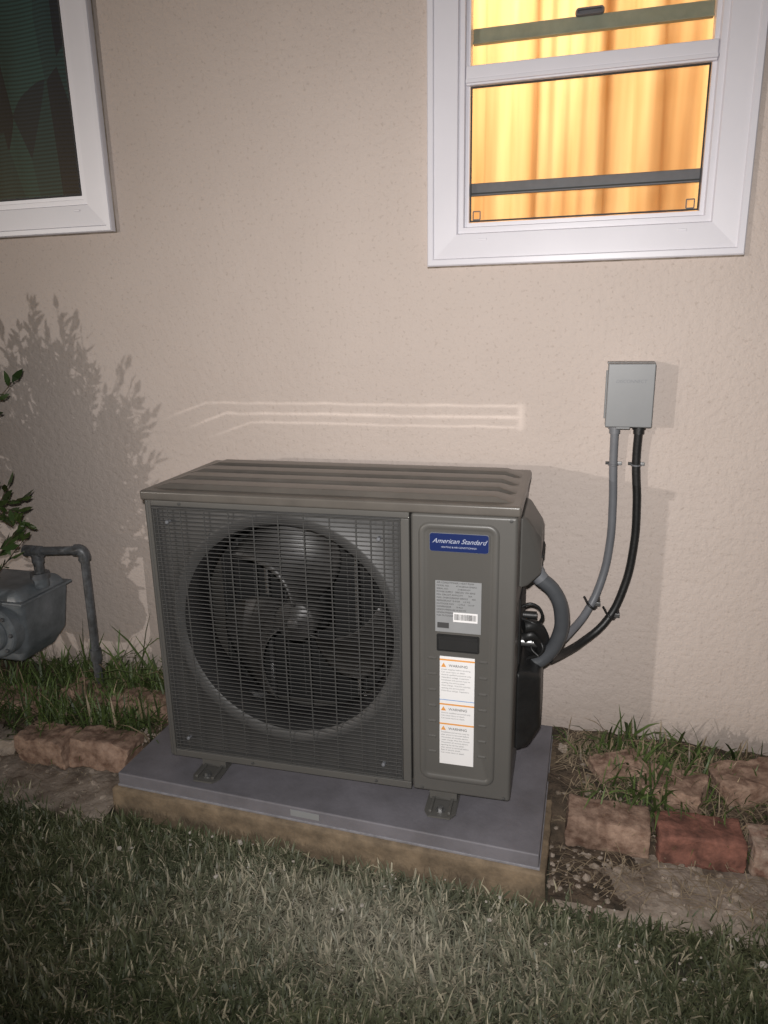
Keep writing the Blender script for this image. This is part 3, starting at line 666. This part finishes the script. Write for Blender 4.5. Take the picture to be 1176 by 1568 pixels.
# ---------------------------------------------------------------- camera
f_,yaw,pit,rol=1093.8,.2696,.2612,.0191; C=Vector((1.0654,-2.0665,1.207))
fw=Vector((-math.sin(yaw)*math.cos(pit),math.cos(yaw)*math.cos(pit),-math.sin(pit)))
r0=Vector((math.cos(yaw),math.sin(yaw),0));u0=r0.cross(fw)
rr=r0*math.cos(rol)-u0*math.sin(rol);uu=u0*math.cos(rol)+r0*math.sin(rol)
cd_=bpy.data.cameras.new('camera'); cd_.sensor_fit='HORIZONTAL'; cd_.sensor_width=36; cd_.lens=f_/1176*36; cd_.clip_start=.02; cd_.clip_end=500
co=bpy.data.objects.new('camera',cd_); M=Matrix((rr,uu,-fw)).transposed().to_4x4(); M.translation=C; co.matrix_world=M; COL.objects.link(co); S.camera=co

# ---------------------------------------------------------------- light
sd=Vector((.60,.80,-.105)).normalized()
sl=bpy.data.lights.new('sun','SUN'); sl.energy=.68; sl.angle=math.radians(.7); sl.color=(1,.95,.91)
so=bpy.data.objects.new('sun',sl); so.rotation_euler=(-sd).to_track_quat('Z','Y').to_euler(); COL.objects.link(so)
fl=bpy.data.lights.new('camera_flash','SPOT'); fl.energy=145; fl.spot_size=math.radians(102); fl.spot_blend=1.0; fl.shadow_soft_size=.012; fl.color=(1,.97,.95)
FP=C+Vector((-.02,0,.05))
fo=bpy.data.objects.new('camera_flash',fl); fo.location=FP; fo.rotation_euler=(-(fw+Vector((.10,0,.02)))).to_track_quat('Z','Y').to_euler(); COL.objects.link(fo)
# added spot at the flash, masked into bands to imitate glare off the lid
rl_=bpy.data.lights.new('added_streak_spot','SPOT'); rl_.energy=75; rl_.spot_size=math.radians(60); rl_.spot_blend=.3; rl_.shadow_soft_size=.001; rl_.color=(1,.96,.92); rl_.use_nodes=True
ro=bpy.data.objects.new('added_streak_spot',rl_); ro.location=FP; ro.rotation_euler=(-(Vector((.38,0,.93))-FP)).to_track_quat('Z','Y').to_euler(); COL.objects.link(ro)
nt=rl_.node_tree; N=nt.nodes; L=nt.links
em=next(n_ for n_ in N if n_.type=='EMISSION')
geo=N.new('ShaderNodeNewGeometry'); sx=N.new('ShaderNodeSeparateXYZ'); L.new(geo.outputs['Incoming'],sx.inputs[0])
def mth(op,a,b=None,clamp=False):
    q=N.new('ShaderNodeMath'); q.operation=op; q.use_clamp=clamp
    for i,vv in enumerate((a,b)):
        if vv is None: continue
        if isinstance(vv,(int,float)): q.inputs[i].default_value=vv
        else: L.new(vv,q.inputs[i])
    return q.outputs[0]
X=mth('ADD',mth('MULTIPLY',mth('DIVIDE',sx.outputs[0],sx.outputs[1]),-FP.y),FP.x)
Z=mth('ADD',mth('MULTIPLY',mth('DIVIDE',sx.outputs[2],sx.outputs[1]),-FP.y),FP.z)
cv=N.new('ShaderNodeCombineXYZ'); L.new(X,cv.inputs[0]); L.new(Z,cv.inputs[2])
nz=N.new('ShaderNodeTexNoise'); nz.inputs['Scale'].default_value=7; nz.inputs['Detail'].default_value=4; L.new(cv.outputs[0],nz.inputs['Vector'])
wob=mth('MULTIPLY',mth('SUBTRACT',nz.outputs['Fac'],.5),.014)
tot=None
for zi,x0,st,hw in ((.966,-.09,.75,.0070),(.934,-.02,.95,.0075),(.906,.06,.75,.0065)):
    zt=mth('ADD',mth('SUBTRACT',zi,mth('MULTIPLY',mth('MAXIMUM',mth('SUBTRACT',x0,X),0),.36)),wob)
    m1=mth('SUBTRACT',1,mth('DIVIDE',mth('ABSOLUTE',mth('SUBTRACT',Z,zt)),hw),True)
    m2=mth('DIVIDE',mth('SUBTRACT',X,x0-.17),.12,True)
    m3=mth('DIVIDE',mth('SUBTRACT',.918,X),.012,True)
    q=mth('MULTIPLY',mth('MULTIPLY',mth('MULTIPLY',m1,m2),m3),st)
    tot=q if tot is None else mth('MAXIMUM',tot,q)
b1=mth('SUBTRACT',1,mth('DIVIDE',mth('ABSOLUTE',mth('SUBTRACT',X,.904)),.017),True)
b2=mth('DIVIDE',mth('SUBTRACT',.980,Z),.014,True); b3=mth('DIVIDE',mth('SUBTRACT',Z,.889),.014,True)
tot=mth('MAXIMUM',tot,mth('MULTIPLY',mth('MULTIPLY',b1,b2),mth('MULTIPLY',b3,.7)))
h=mth('MULTIPLY',mth('SUBTRACT',1,mth('DIVIDE',mth('ABSOLUTE',mth('SUBTRACT',Z,.935)),.055),True),mth('MULTIPLY',mth('DIVIDE',mth('ADD',X,.2),.3,True),mth('DIVIDE',mth('SUBTRACT',.95,X),.05,True)))
tot=mth('ADD',tot,mth('MULTIPLY',h,.12))
tot=mth('MULTIPLY',tot,mth('ADD',.25,mth('MULTIPLY',nz.outputs['Fac'],1.4)))
L.new(tot,em.inputs['Strength'])
w=bpy.data.worlds.new('World'); S.world=w; w.use_nodes=True; nt=w.node_tree
sk=nt.nodes.new('ShaderNodeTexSky'); sk.sky_type='NISHITA'; sk.sun_disc=False; sk.sun_elevation=math.radians(6); sk.sun_rotation=math.atan2(-sd.x,-sd.y)
nt.links.new(sk.outputs[0],nt.nodes['Background'].inputs[0]); nt.nodes['Background'].inputs[1].default_value=.025
